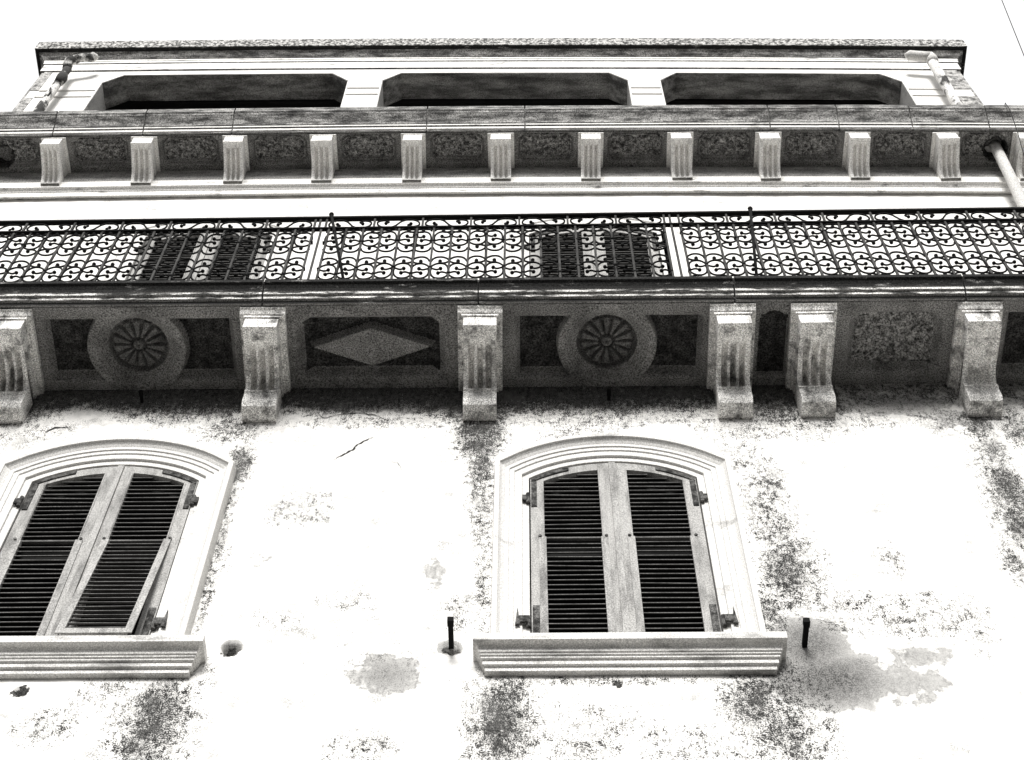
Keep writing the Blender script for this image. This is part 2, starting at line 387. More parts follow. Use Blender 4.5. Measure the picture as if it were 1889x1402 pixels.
# the rest of the block behind the facade
b_ = MB(); b_.box(-16, 16, 9.0, 9.3, -.2, 17.0); b_.box(-16.3, -16, .02, 9.3, -.2, 17.0); b_.box(16, 16.3, .02, 9.3, -.2, 17.0)
b_.build('side_wall', 'render', bld)
b_ = MB(); b_.box(-16.3, 16.3, -.1, 9.3, 17.0, 17.04); b_.build('roof', 'coping', bld)
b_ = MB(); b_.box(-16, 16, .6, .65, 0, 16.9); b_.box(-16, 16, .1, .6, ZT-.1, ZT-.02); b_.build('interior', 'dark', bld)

# cracks in the render
CR = [[(-1.368,11.509),(-1.271,11.61),(-1.177,11.764),(-1.097,11.831)],[(-1.601,12.236),(-1.474,12.099),(-1.38,12.145),(-1.243,12.175),(-1.08,12.125),(-.987,12.045)],
[(-2.759,12.276),(-2.563,12.193),(-2.375,12.143)],[(-1.035,11.52),(-.899,11.467),(-.866,11.36)],[(-3.492,11.909),(-3.433,11.985),(-3.337,11.999)]]
WD = [.016, .012, .010, .004, .016]
for pl, wd in zip(CR, WD):
    pts = []
    for i in range(len(pl)-1):
        a, b2 = Vector(pl[i]), Vector(pl[i+1]); k = max(3, int((b2-a).length/.02))
        for j in range(k): pts.append(a.lerp(b2, j/k)+Vector((random.uniform(-1, 1), random.uniform(-1, 1)))*.008)
    pts.append(Vector(pl[-1])); n = len(pts); c = MB()
    L_, U_ = [], []
    for i, p in enumerate(pts):
        t = (pts[min(i+1, n-1)]-pts[max(i-1, 0)]).normalized(); nn = Vector((-t.y, t.x))
        w = wd*.5*math.sin(math.pi*(i+.3)/(n+.6))*random.uniform(.35, 1.2)
        y = wall_y(np.array([p.x]), np.array([p.y]))[0]-.005
        L_.append((p.x-nn.x*w, y, p.y-nn.y*w)); U_.append((p.x+nn.x*w, y, p.y+nn.y*w))
    c.add(L_+U_, [(i, i+1, n+i+1, n+i) for i in range(n-1)])
    o = c.build('crack', 'crack', bld)

# ------------------------------------------------------------ windows
def leaf(hw, z0, crown, spring, flap, side, parent, pitch=.05):
    """one louvred shutter leaf, x from the meeting stile (0) to the hinge (hw), side -1 or 1"""
    s = side
    def X(a, b): return (a*s, b*s) if s > 0 else (b*s, a*s)
    top = lambda x: arch(x, crown, spring, hw)
    st_o, st_i, rail = .095, .10, .085
    f = MB(); sl = f; fl = MB() if flap else None
    zm = z0+(1.22 if flap else .0)
    # outer frame: stiles with arched top rail
    def stile(mb, xa, xb, za, top_fn, y0, y1):
        n = 1
        pts = [(xa, za), (xb, za), (xb, top_fn(xb)), (xa, top_fn(xa))]
        pts = [(x*s, z) for x, z in pts]
        if s < 0: pts = pts[::-1]
        mb.prism_y(pts, y0, y1)
    stile(f, .003, st_i, z0, top, .005, .045)
    stile(f, hw-st_o, hw-.004, z0, top, .005, .045)
    K = 8
    for k in range(K):
        a = st_i+(hw-st_o-st_i)*k/K; b2 = st_i+(hw-st_o-st_i)*(k+1)/K
        pts = [(a, top(a)-rail), (b2, top(b2)-rail), (b2, top(b2)), (a, top(a))]
        pts = [(x*s, z) for x, z in pts]
        if s < 0: pts = pts[::-1]
        f.prism_y(pts, .006, .044)
    # thin raised beads next to the louvres
    for xx in (st_i-.012, hw-st_o+.004): f.box(*X(xx, xx+.008), -.001, .006, z0, top(xx)-.09)
    if s > 0: f.box(-.022, .022, -.012, .005, z0, top(0)-.015)     # astragal over the joint
    if not flap: f.box(*X(st_i, hw-st_o), .006, .044, z0, z0+.16)
    else: f.box(*X(st_i, hw-st_o), .016, .042, zm-.006, zm+.010, 1)
    def slats(mb, za, limit, xa, xb, y0=.008):
        z = za
        while True:
            za_, zb_ = z, z+.034
            # clip the slat by the arch
            xl, xr = xa, xb
            if limit is not None:
                while xr > xl and limit(xr)-rail < zb_-.004: xr -= .01
                if xr-xl < .03: break
            elif z > zm-.05: break
            j1 = random.uniform(-.006, .006); j2 = random.uniform(-.009, .009) if random.random() < .8 else random.uniform(-.03, .03)
            p = [(xl*s, y0, za_), (xr*s, y0, za_), (xr*s, y0+.034, zb_), (xl*s, y0+.034, zb_)]
            q = [(x, y, zz+.007) for x, y, zz in p]
            fs = [(0, 1, 2, 3), (7, 6, 5, 4), (0, 4, 5, 1), (1, 5, 6, 2), (2, 6, 7, 3), (3, 7, 4, 0)]
            if s > 0: fs = [tuple(reversed(t)) for t in fs]
            mb.add([(x, y+j1*(x*s-.3), zz+j2*(x*s-.3)) for x, y, zz in p+q], fs, 1); z += pitch+random.uniform(-.0025, .0025)
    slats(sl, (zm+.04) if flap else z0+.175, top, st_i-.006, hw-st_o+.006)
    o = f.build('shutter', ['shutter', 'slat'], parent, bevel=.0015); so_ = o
    if flap:
        # lower flap hinged half way up: own thin frame and slats
        xa, xb = st_i-.038, hw-st_o+.038
        fl.box(*X(xa, st_i-.004), -.004, .004, z0+.02, zm-.014); fl.box(*X(hw-st_o+.004, xb), -.004, .004, z0+.02, zm-.014)
        fl.box(*X(st_i-.004, st_i+.010), -.004, .03, z0+.02, zm-.014); fl.box(*X(hw-st_o-.010, hw-st_o+.004), -.004, .03, z0+.02, zm-.014)
        fl.box(*X(st_i, hw-st_o), -.003, .03, z0+.02, z0+.075)
        slats(fl, z0+.085, None, st_i+.006, hw-st_o-.006, .0); fo = fl.build('shutter_flap', ['shutter', 'slat'], parent, bevel=.0015); lo2 = fo
        return o, so_, fo, lo2, zm
    return o, so_
def hardware(parent, hw, spring_z, crown, low_z):
    top = lambda x: arch(x, crown, spring_z, hw)
    for s in (-1, 1):
        h = MB()
        n = 7
        for k in range(n):
            a = hw-.27+.26*k/n; b2 = hw-.27+.26*(k+1)/n
            pts = [(a*s, top(a)-.052), (b2*s, top(b2)-.052), (b2*s, top(b2)-.016), (a*s, top(a)-.016)]
            if s < 0: pts = pts[::-1]
            h.prism_y(pts, -.004, .004)
        h.box(*sorted(((hw-.048)*s, (hw-.010)*s)), -.004, .004, spring_z-.34, spring_z-.03)
        h.tube([(hw*s+.012*s, -.02, spring_z-.33), (hw*s+.012*s, -.02, spring_z-.22)], .015, 8)
        h.box(*sorted(((hw+.01)*s, (hw+.05)*s)), -.034, -.020, spring_z-.31, spring_z-.25)
        h.build('hinge', 'hinge', parent)
        h = MB()
        h.box(*sorted(((hw-.055)*s, (hw-.012)*s)), -.004, .004, low_z-.05, low_z+.22)
        h.tube([(hw*s+.015*s, -.02, low_z-.02), (hw*s+.015*s, -.02, low_z+.08)], .016, 8)
        h.box(*sorted(((hw+.02)*s, (hw+.085)*s)), -.050, -.034, low_z+.0, low_z+.06)
        h.prism_y([((hw+.065)*s, low_z-.02), ((hw+.095)*s, low_z-.03), ((hw+.08)*s, low_z+.14)][::s], -.051, -.036)
        h.build('hinge', 'hinge', parent)
CAS = .235
def sweep_frame(mb, prof, hw, z0, crown, spring, arch_only=False, mis=None, wall_tail=True):
    """sweep profile [(d,p)] (d outward from the opening edge, p towards the street) up, over the arch and down"""
    s = crown-spring; r = (hw*hw+s*s)/(2*s); cz = crown-r; a0 = math.asin(hw/r)
    st = []
    if not arch_only: st += [(-hw, z0, -1, 0)]
    K = 20
    for k in range(K+1):
        a = -a0+2*a0*k/K
        st.append((r*math.sin(a), cz+r*math.cos(a), math.sin(a), math.cos(a)))
    if not arch_only:
        # corner stations: mitre the vertical jamb with the arch
        m1 = Vector((-1, 0)); m2 = Vector((math.sin(-a0), math.cos(-a0)))
        bs = (m1+m2).normalized(); k_ = 1/max(.3, bs.dot(m2))
        st[1] = (-hw, spring, bs.x*k_, bs.y*k_); st[-1] = (hw, spring, -bs.x*k_, bs.y*k_)
        st += [(hw, z0, 1, 0)]
    base = len(mb.v); n = len(prof)
    for x, z, nx, nz in st:
        for d, p in prof: mb.v.append((x+nx*d, -p, z+nz*d))
    for i in range(len(st)-1):
        for j in range(n-1):
            a = base+i*n+j; mb.f.append((a, a+n, a+n+1, a+1)); mb.mi.append(0)
    for i in (0, len(st)-1):
        f = [base+i*n+j for j in range(n)]; mb.f.append(tuple(f if i else reversed(f))); mb.mi.append(0)
def make_window(loc):
    crown, spring = 1.93, 1.715
    w = MB()
    prof = [(0, -.12), (0, .006), (.046, .007), (.047, .026), (.098, .028), (.099, .038), (.132, .040), (.133, .050), (.160, .051), (.166, .056), (.182, .066), (.196, .082), (.198, .094), (.232, .096), (.240, -.02)]
    sweep_frame(w, prof, HW, -.28, crown, spring)
    root = w.build('window', 'casing', bld, loc=loc, smooth=False, bevel=.003)
    s = MB()
    prof = [(0, -.402), (.040, -.404), (.042, -.372), (.062, -.370), (.064, -.338), (.080, -.336), (.082, -.322), (.092, -.320), (.094, -.308), (.104, -.306), (.105, -.290), (.110, -.277), (.122, -.268), (.136, -.2655), (.160, -.265), (.160, -.205), (-.05, -.20)]
    s.run(prof, -.815, .815, ends=.58)
    s.build('window_sill', 'sill', root, bevel=.002)
    bk = MB(); bk.box(-HW-.02, HW+.02, .10, .12, -.3, 2.0); bk.build('room', 'dark', root)
    for sd in (-1, 1): parts = leaf(HW-.005, -.195, crown-.005, spring-.005, True, sd, root)
    hardware(root, HW-.005, spring, crown, .05)
    zm = parts[4]
    for xx in (-.505, -.075, .075, .505):
        k = MB(); k.tube([(xx, -.012, zm-.01), (xx, .01, zm-.01)], .011, 8); k.build('flap_pin', 'hinge', root)
    return root, zm
win, ZM = make_window((WX[1], 0, ZW))
win['label'] = 'arched window under the rosette panel beside the water stain, shutters fully closed'
win2 = copy_tree(win, bld, (WX[0], 0, ZW))
win2['label'] = 'arched window cut by the left edge of the photo, one shutter flap tilted out'
# right hand lower flap of the left window stands open a little
fl = [o for o in win2.children if o.name.startswith('shutter_flap')]
rf = [o for o in fl if sum(v.co.x for v in o.data.vertices) > 0][0]
for o in win2.children:
    if o.name.startswith('window_sill'): o.scale = (1.045, 1, 1)
for o in (rf,):
    a = R(-7.0)
    o.matrix_local = Matrix.Translation((0, 0, ZM)) @ Matrix.Rotation(a, 4, 'X') @ Matrix.Translation((0, 0, -ZM))
rf['label'] = 'lower shutter flap tilted outwards'

def make_door(loc):
    crown, spring = 2.80, 2.60
    w = MB()
    sweep_frame(w, [(0, -.10), (0, .022), (.07, .022), (.075, .014), (.17, .014), (.18, .026), (.205, .026), (.21, -.02)], HW, 0, crown, spring)
    root = w.build('balcony_door', 'casing', bld, loc=loc)
    bk = MB(); bk.box(-HW-.02, HW+.02, .10, .12, 0, 2.8); bk.build('room', 'dark', root)
    for sd in (-1, 1): leaf(HW-.005, .02, crown-.005, spring-.005, False, sd, root, .048)
    hardware(root, HW-.005, spring, crown, .5)
    return root
dr = make_door((DX[1], 0, ZT))
copy_tree(dr, bld, (DX[0], 0, ZT))
# plain pilasters framing the doors on the upper wall
for px, zt in ((-1.83, 15.75), (1.30, 15.75)):
    p = MB(); p.box(px-.085, px+.085, -.022, .02, ZT, zt); p.box(px-.045, px+.045, -.030, -.0205, ZT, zt-.02); p.build('pilaster', 'render', bld)

# ------------------------------------------------------------ balcony
bal = MB()
prof = [(0, ZS+.135), (.700, ZS+.135), (.700, ZS), (.716, ZS), (.718, ZS+.028), (.742, ZS+.032), (.746, ZS+.060), (.764, ZS+.064), (.768, ZS+.088), (.775, ZS+.092), (.782, ZS+.118), (.800, ZS+.145), (.815, ZS+.152), (.82, ZS+.155), (.82, ZT), (0, ZT)]
mis = [0, 0, 0, 1, 0, 2, 0, 2, 0, 1, 1, 1, 1, 1, 1]
segs = [-6.2, -1.94, -.352, 1.53, 3.22, 6.2]
for i in range(len(segs)-1):
    bal.run(prof, segs[i]+.006, segs[i+1]-.006, mis, 6)
bal.run([(0, ZS+.14), (.705, ZS+.14), (.712, ZS+.02), (.735, ZS+.045), (.76, ZS+.10), (.80, ZS+.16), (.805, ZT-.004), (0, ZT-.004)], -6.19, 6.19, [1]*7)
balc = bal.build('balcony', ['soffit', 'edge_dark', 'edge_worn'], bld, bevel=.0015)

def stip(x, y, s=70, seed=11):
    a = vnoise(x, y, s, seed); return sstep(.62, .85, a)
def rect_in(x, p, x0, x1, p0, p1, ch, soft=.014):
    """1 inside a rectangle with clipped (concave) corners"""
    d = np.minimum(np.minimum(x-x0, x1-x), np.minimum(p-p0, p1-p))
    for cx in (x0, x1):
        for cp in (p0, p1):
            d = np.minimum(d, np.hypot(x-cx, p-cp)-ch) if ch > 0 else d
    return sstep(-soft*.5, soft*.5, d), d
def soffit(x0, x1, kind, cx=None, rec=None):
    st = .006 if kind == 'rosette' else .008; X = np.append(np.arange(x0, x1, st), x1); Yp = np.arange(.0, .702, st)
    Y = -Yp[::-1]
    def H(x, y):
        p = -y; h = np.zeros_like(x)
        if kind == 'rosette':
            i, d = rect_in(x, p, rec[0], rec[1], .075, .60, 0)
            h = .095*i*np.clip(d/.045, .12, 1)        # inner step at the wall side
            st = stip(x, y, 42)*.012*sstep(.04, .06, d); h = h-st+.006*sstep(.05, .06, d)
            r = np.hypot(x-cx, (p-.345)); 
            ring = 1-sstep(.366, .380, r)
            hr = -.006+.030*sstep(.275, .225, r)*0
            h = h*(1-ring)+ring*(-.004)
            dish = np.clip((.305-r)/.075, 0, 1); h = np.where(r < .31, -.004+.070*dish, h)
            ins = 1-sstep(.214, .224, r)
            th = np.arctan2(p-.345, x-cx)
            pet = np.abs(np.sin(th*7)); rr = np.clip((r-.05)/.15, 0, 1)
            petal = sstep(.38, .62, pet)*sstep(.05, .065, r)*(1-sstep(.188, .205, r))
            disc = .125-.055*petal*(1-rr*.35)-.060*(1-sstep(.035, .048, r))+.02*(1-sstep(.012, .018, r))
            h = h*(1-ins)+ins*disc
        elif kind == 'diamond':
            i, d = rect_in(x, p, rec[0], rec[1], .09, .605, .07)
            h = .090*i*np.clip(d/.05, .12, 1)
            h = h-stip(x, y, 42)*.018*sstep(.045, .06, d)
            dd = 1-(np.abs(x-cx)/.47+np.abs(p-.352)/.17)
            h = np.where(dd > 0, h*(1-sstep(0, .06, dd))-.004*sstep(0, .06, dd), h)
        elif kind == 'stipple':
            i, d = rect_in(x, p, rec[0], rec[1], .105, .615, .06)
            h = .090*i*np.clip(d/.05, .12, 1)-stip(x, y, 42)*.020*sstep(.045, .06, d)
        elif kind == 'narrow':
            i, d = rect_in(x, p, rec[0], rec[1], .085, .56, 0)
            c2 = (rec[0]+rec[1])/2; hwid = (rec[1]-rec[0])/2
            cap_ = 1-sstep(.9, 1.02, np.sqrt(((x-c2)/(hwid*.8))**2+((p-.555)/.07)**2))
            i = np.maximum(i, cap_)
            h = .08*i-stip(x, y, 42)*.012*sstep(.03, .045, d)
        return ZS+h+.0025*(vnoise(x, y, 12, 3)-.5)
    def MI(x, y):
        p = -y
        if kind == 'rosette': m_ = np.where((x > rec[0]+.04) & (x < rec[1]-.04) & (p > .125) & (p < .57) & (np.hypot(x-cx, p-.345) > .378), 1, np.where(np.hypot(x-cx, p-.345) < .228, 3, 0))
        elif kind == 'diamond': m_ = (x > rec[0]+.05) & (x < rec[1]-.05) & (p > .14) & (p < .56) & (np.abs(x-cx)/.47+np.abs(p-.352)/.17 > 1.02)
        elif kind == 'narrow': m_ = (x > rec[0]) & (x < rec[1]) & (p > .09) & (p < .6)
        else: m_ = np.zeros_like(x, bool)
        if kind == 'stipple': return ((x > rec[0]+.05) & (x < rec[1]-.05) & (p > .15) & (p < .57)).astype(int)*2
        return m_.astype(int)
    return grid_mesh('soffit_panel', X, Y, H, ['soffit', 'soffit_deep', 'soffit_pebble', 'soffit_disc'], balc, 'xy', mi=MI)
CB = [-3.80, -1.945, -.348, 1.52, 2.11, 3.32, 4.9, -5.4]
soffit(-5.3, -3.9, 'stipple', rec=(-5.1, -4.05))
for a, b2, k, cx, rec in ((-3.80, -1.945, 'rosette', -2.905, (-3.58, -2.17)), (-1.945, -.348, 'diamond', -1.15, (-1.71, -.60)), (-.348, 1.52, 'rosette', .60, (-.085, 1.31)),
                          (1.52, 2.11, 'narrow', None, (1.725, 1.93)), (2.11, 3.32, 'stipple', None, (2.385, 3.08)), (3.32, 4.9, 'rosette', 4.2, (3.53, 4.8))):
    o = soffit(a, b2, k, cx, rec)
    o['label'] = {'rosette': 'dark soffit panel with a round flower rosette', 'diamond': 'dark soffit panel with a raised lozenge', 'narrow': 'narrow dark soffit panel with a rounded end', 'stipple': 'stippled soffit panel with clipped corners'}[k]

def make_corbel(plain=False):
    c = MB(); hw = .122
    c.prism_x([(0, 0), (.69, 0), (.69, -.014), (.675, -.020), (.655, -.046), (.64, -.052), (0, -.052)][::-1], -.165, .165)   # abacus (flares kept simple)
    # flare: side ogee under the abacus
    c.prism_x([(0, -.0525), (.632, -.0525), (.632, -.205), (.53, -.212), (.48, -.19), (.38, -.13), (0, -.13)][::-1], -hw+.001, hw-.001)
    c.prism_x([(.0, -.0525), (.645, -.0525), (.645, -.072), (0, -.072)][::-1], -hw-.014, hw+.014)
    sh = [(.53, -.2125), (.50, -.206), (.44, -.196), (.37, -.190), (.30, -.196), (.235, -.215), (.19, -.24), (.165, -.27), (.150, -.305)]
    foot = [(.150, -.305), (.168, -.312), (.170, -.332), (.158, -.340), (.152, -.36), (.155, -.41), (.150, -.45), (.130, -.485), (.09, -.50), (.05, -.505), (.0, -.495)]
    # fluted shaft: cross-section across x, stepped along the side outline
    nx = 49; X = [-hw+.0005+2*(hw-.0005)*i/(nx-1) for i in range(nx)]
    def groove(x, t):
        if plain:
            g = 1 if abs(x) < hw*.62 else 0
            e = max(0, min(1, (hw*.68-abs(x))/.012)); return .028*e*math.sin(math.pi*min(1, max(0, t)))**.5
        u = (x/hw+1)*.5; g = max(max(0, 1-((u-c_)/.085)**2) for c_ in (.24, .5, .76))
        return .075*g**.6*max(0, min(1, t*6, (1-t)*8))
    path = sh+foot[1:]
    ns = len(sh)
    P = []
    for i in range(len(path)-1):
        a, b2 = path[i], path[i+1]; st = 4
        for j in range(st): P.append((a[0]+(b2[0]-a[0])*j/st, a[1]+(b2[1]-a[1])*j/st, (i+j/st)/(ns-1)))
    P.append((path[-1][0], path[-1][1], 9))
    base = len(c.v)
    for p, z, t in P:
        for x in X:
            gdp = groove(x, t) if t < 1 else 0
            c.v.append((x, -(p-gdp*(.25+.75*min(1, t))), z+gdp*(.95-.6*min(1, t))))
    for i in range(len(P)-1):
        for k in range(nx-1):
            a = base+i*nx+k; c.f.append((a, a+nx, a+nx+1, a+1)); c.mi.append(0)
    # sides
    n = len(P)
    for s in (0, 1):
        xx = X[0] if s == 0 else X[-1]
        bb = len(c.v)
        for p, z, t in P: c.v.append((xx, -p, z))
        for p, z, t in P: c.v.append((xx, .01, z))
        for i in range(n-1):
            q = (bb+i, bb+n+i, bb+n+i+1, bb+i+1); c.f.append(q if s == 0 else q[::-1]); c.mi.append(0)
    return c
proto = None
for i, x in enumerate(CB):
    pl = abs(x-3.32) < .01
    if proto is None or pl:
        o = make_corbel(pl).build('corbel', 'corbel', balc, loc=(x, 0, ZS-.001), bevel=.003)
        if not pl: proto = o
        else: o['label'] = 'stone corbel with one wide hollow instead of flutes'
    else:
        o = proto.copy(); col.objects.link(o); o.parent = balc; o.location = (x, 0, ZS-.001); o.rotation_euler = (0, R(random.uniform(-.7, .7)), R(random.uniform(-.8, .8))); o.scale = (random.uniform(.97, 1.03), 1, random.uniform(.985, 1.01))

# ------------------------------------------------------------ upper cornice
ZC = 16.80
cor = MB()
low = [(0, 16.325), (.045, 16.290), (.047, 16.372), (.058, 16.380), (.060, 16.390), (.068, 16.392), (.070, 16.400), (.092, 16.405), (.094, 16.53), (.087, 16.54), (.086, ZC+.04)]
cor.run(low, -7, 7, [1, 1, 1, 1, 1, 1, 1, 1, 1, 3], 40)
hi = [(.08, ZC+.13), (.455, ZC+.13), (.455, ZC), (.471, ZC), (.473, ZC+.016), (.485, ZC+.020), (.488, ZC+.058), (.503, ZC+.062), (.507, ZC+.082), (.515, ZC+.086), (.519, ZC+.125), (.537, ZC+.165), (.567, ZC+.205), (.577, ZC+.215), (.585, ZC+.235), (.597, ZC+.245), (.597, ZC+.335), (0, ZC+.345)]
mh = [0, 0, 0, 2, 1, 1, 2, 1, 2, 2, 2, 2, 2, 2, 2, 2, 2]
jn = [-7, -4.56, -3.69, -2.83, -.95, .0, 2.36, 3.02, 3.72, 4.45, 7]
for i in range(len(jn)-1): cor.run(hi, jn[i]+.006, jn[i+1]-.006, mh, 8)
cor.run([(.05, ZC+.14), (.46, ZC+.14), (.465, ZC+.02), (.475, ZC+.06), (.50, ZC+.12), (.55, ZC+.24), (.57, ZC+.33), (0, ZC+.34)], -6.99, 6.99, [2]*7, 30)
corn = cor.build('cornice', ['soffit', 'cornice_clean', 'cornice_dirty', 'frieze'], bld, warp=sag_top, bevel=.0015)
UB = [-5.40, -4.546, -3.685, -2.806, -1.948, -1.086, -.231, .634, 1.501, 2.345, 3.191, 4.035, 4.78]
def make_small_corbel():
    c = MB(); hw = .094
    c.prism_x([(0, 0), (.447, 0), (.447, -.022), (0, -.022)][::-1], -hw-.030, hw+.030)
    c.prism_x([(0, -.0225), (.440, -.0225), (.444, -.08), (.440, -.145), (.430, -.16), (.30, -.16), (.25, -.13), (0, -.13)][::-1], -hw+.001, hw-.001)
    c.prism_x([(.38, -.1605), (.448, -.1605), (.448, -.178), (.38, -.178)][::-1], -hw-.003, hw+.003)
    pth = [(.430, -.178), (.40, -.190), (.34, -.208), (.27, -.228), (.21, -.252), (.165, -.285), (.135, -.325), (.118, -.37)]
    nx = 33; X = [-hw+2*hw*i/(nx-1) for i in range(nx)]
    P = []
    for i in range(len(pth)-1):
        for j in range(2): P.append((pth[i][0]+(pth[i+1][0]-pth[i][0])*j/2, pth[i][1]+(pth[i+1][1]-pth[i][1])*j/2, (i+j/2)/(len(pth)-1)))
    P.append(pth[-1]+(1.,)); base = len(c.v)
    for p, z, t in P:
        for x in X:
            u = (x/hw+1)*.5; g = max(max(0, 1-((u-c_)/.085)**2)**.6 for c_ in (.24, .5, .76))*min(1, (1-t)*5)
            c.v.append((x, -(p-.040*g), z+.046*g*(1-t)))
    for i in range(len(P)-1):
        for k in range(nx-1):
            a = base+i*nx+k; c.f.append((a, a+nx, a+nx+1, a+1)); c.mi.append(0)
    n = len(P)
    for s in (0, 1):
        xx = X[0] if s == 0 else X[-1]; bb = len(c.v)
        for p, z, t in P: c.v.append((xx, -p, z))
        for p, z, t in P: c.v.append((xx, -.06, z))
        for i in range(n-1):
            q = (bb+i, bb+n+i, bb+n+i+1, bb+i+1); c.f.append(q if s == 0 else q[::-1]); c.mi.append(0)
    return c
sc0 = make_small_corbel().build('corbel', 'corbel_small', corn, loc=(UB[0], 0, ZC-.001+sag_top(UB[0])), bevel=.002)
for x in UB[1:]:
    o = sc0.copy(); col.objects.link(o); o.parent = corn; o.location = (x, 0, ZC-.001+sag_top(x)); o.rotation_euler = (0, R(random.uniform(-1.3, 1.3)), R(random.uniform(-1.2, 1.2))); o.scale = (random.uniform(.95, 1.05), 1, random.uniform(.96, 1.02))
for i in range(len(UB)-1):
    a, b2 = UB[i], UB[i+1]; c_ = (a+b2)/2; hwd = (b2-a)/2-.165
    hole = {0: (-5.08, .255), 11: (4.53, .262)}.get(i)
    def H(x, y, c_=c_, hwd=hwd, hole=hole, i=i):
        p = -y
        ins, d = rect_in(x, p, c_-hwd, c_+hwd, .155, .435, .045)
        h = .045*ins-.026*ins*sstep(.012, .018, d)*(1-sstep(.026, .032, d))+.015*ins*sstep(.03, .036, d)
        h = h-sstep(.35, .7, vnoise(x, y, 40, 20+i))*.026*sstep(.035, .05, d)-.008*vnoise(x, y, 80, 40+i)*sstep(.03, .05, d)
        if hole:
            q = np.hypot(x-hole[0], p-hole[1]); q = q*(1+.35*(vnoise(x, y, 22, 9)-.5)); h = h+.12*(1-sstep(.075, .095, q))
        return ZC+h
    def MI(x, y, c_=c_, hwd=hwd, hole=hole):
        p = -y; m_ = (np.abs(x-c_) < hwd-.02) & (p > .19) & (p < .42)
        m_ = m_.astype(int)*2
        if hole: m_[np.hypot(x-hole[0], p-hole[1]) < .12] = 1
        return m_
    o = grid_mesh('soffit_panel', np.arange(a+.0, b2+.004, .0085), -np.arange(.083, .457, .0085)[::-1], H, ['soffit', 'soffit_deep', 'soffit_pebble'], corn, 'xy', warp=sag_top, mi=MI)
    if hole: o['label'] = 'soffit panel broken through by a ragged hole'

# ------------------------------------------------------------ attic with three openings
AX0, AX1 = -5.31, 4.71; ZO = 19.225
att = MB(); YB = .05
ops = [(-4.595, -1.915), (-1.545, 1.118), (1.463, 4.05)]
edges = [AX0]+[v for o in ops for v in o]+[AX1]
for k in range(4):
    xl, xr = edges[2*k], edges[2*k+1]
    tl = xl if k == 0 else xl-.19; tr = xr if k == 3 else xr+.19
    att.prism_y([(xl, 17.6), (xr, 17.6), (xr, ZO-.25), (tr, ZO), (tl, ZO), (xl, ZO-.25)], -.25, YB)
nseg = 24
for k in range(nseg):
    a = AX0+(AX1-AX0)*k/nseg; b2 = AX0+(AX1-AX0)*(k+1)/nseg
    att.box(a, b2, -.25, YB, ZO+.0005, 19.60); att.box(a, b2, -.25, YB, 17.05, 17.5995)
attic = att.build('attic', 'render', bld, warp=sag_attic)
for k in range(4):
    xl, xr = edges[2*k], edges[2*k+1]
    for z_ in (18.50, 18.70):
        bd = MB(); bd.box(xl+(.10 if k == 0 else .012), xr-(.26 if k == 3 else .012), -.266, -.2505, z_, z_+.022)
        bd.build('string_course', 'render', attic, warp=sag_attic, bevel=.003)
# grey rough end faces
for a, b2 in ((AX1+.0005, AX1+.03), (AX0-.03, AX0-.0005)):
    sd_ = MB(); sd_.box(a, b2, -.246, 3.4, 17.05, 19.74); sd_.build('end_wall', 'attic_side', attic, warp=sag_attic)
for a, b2 in ((4.46, AX1-.004), (AX0+.004, -5.22)):
    sd_ = MB(); sd_.box(a, b2, -.258, -.2502, 17.1, 18.495); sd_.box(a, b2, -.258, -.2502, 18.725, 19.345); sd_.build('quoin', 'attic_side', attic, warp=sag_attic, bevel=.002)
# thin panels coloured dark so lintel and chamfer undersides read dark; grey on jambs
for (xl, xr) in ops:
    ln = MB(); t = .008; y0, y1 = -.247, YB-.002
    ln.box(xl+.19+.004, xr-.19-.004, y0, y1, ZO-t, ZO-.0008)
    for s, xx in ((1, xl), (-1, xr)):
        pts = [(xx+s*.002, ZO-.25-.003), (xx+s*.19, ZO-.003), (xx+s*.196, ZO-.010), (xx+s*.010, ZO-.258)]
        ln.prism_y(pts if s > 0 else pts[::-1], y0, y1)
    ln.build('soffit_dark_panel', 'lining', attic, warp=sag_attic)
    for s, xx in ((1, xl), (-1, xr)):
        jb = MB(); jb.box(*sorted((xx+s*.0008, xx+s*.006)), y0, y1, 17.62, ZO-.26)
        jb.build('jamb', 'jamb', attic, warp=sag_attic)
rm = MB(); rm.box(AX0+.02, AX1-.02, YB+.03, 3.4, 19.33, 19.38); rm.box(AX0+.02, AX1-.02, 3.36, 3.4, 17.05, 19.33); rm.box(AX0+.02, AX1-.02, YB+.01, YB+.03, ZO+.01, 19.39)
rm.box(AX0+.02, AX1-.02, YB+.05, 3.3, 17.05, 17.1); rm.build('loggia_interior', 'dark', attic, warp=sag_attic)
ac = MB()
ap = [(.25, 19.348), (.268, 19.352), (.270, 19.545), (.282, 19.552), (.284, 19.600), (.288, 19.606), (.290, 19.640), (.300, 19.646), (.303, 19.655), (.318, 19.670), (.338, 19.700), (.358, 19.712), (.360, 19.728), (.400, 19.730), (.406, 19.736), (.408, 19.960), (.0, 19.985)]
am = [2, 1, 2, 1, 2, 1, 2, 2, 2, 2, 2, 2, 0, 3, 3, 3]
ac.run(ap, AX0-.03, AX1+.03, am, 40, ends=1.)
# returns go back along the ends
acorn = ac.build('attic_cornice', ['edge_dark', 'cornice_clean', 'cornice_dirty', 'coping'], attic, warp=sag_attic)
rr_ = MB(); rr_.box(AX0-.15, AX1+.15, 0.001, 3.45, 19.74, 19.98); rr_.build('attic_roof', 'coping', attic, warp=sag_attic)

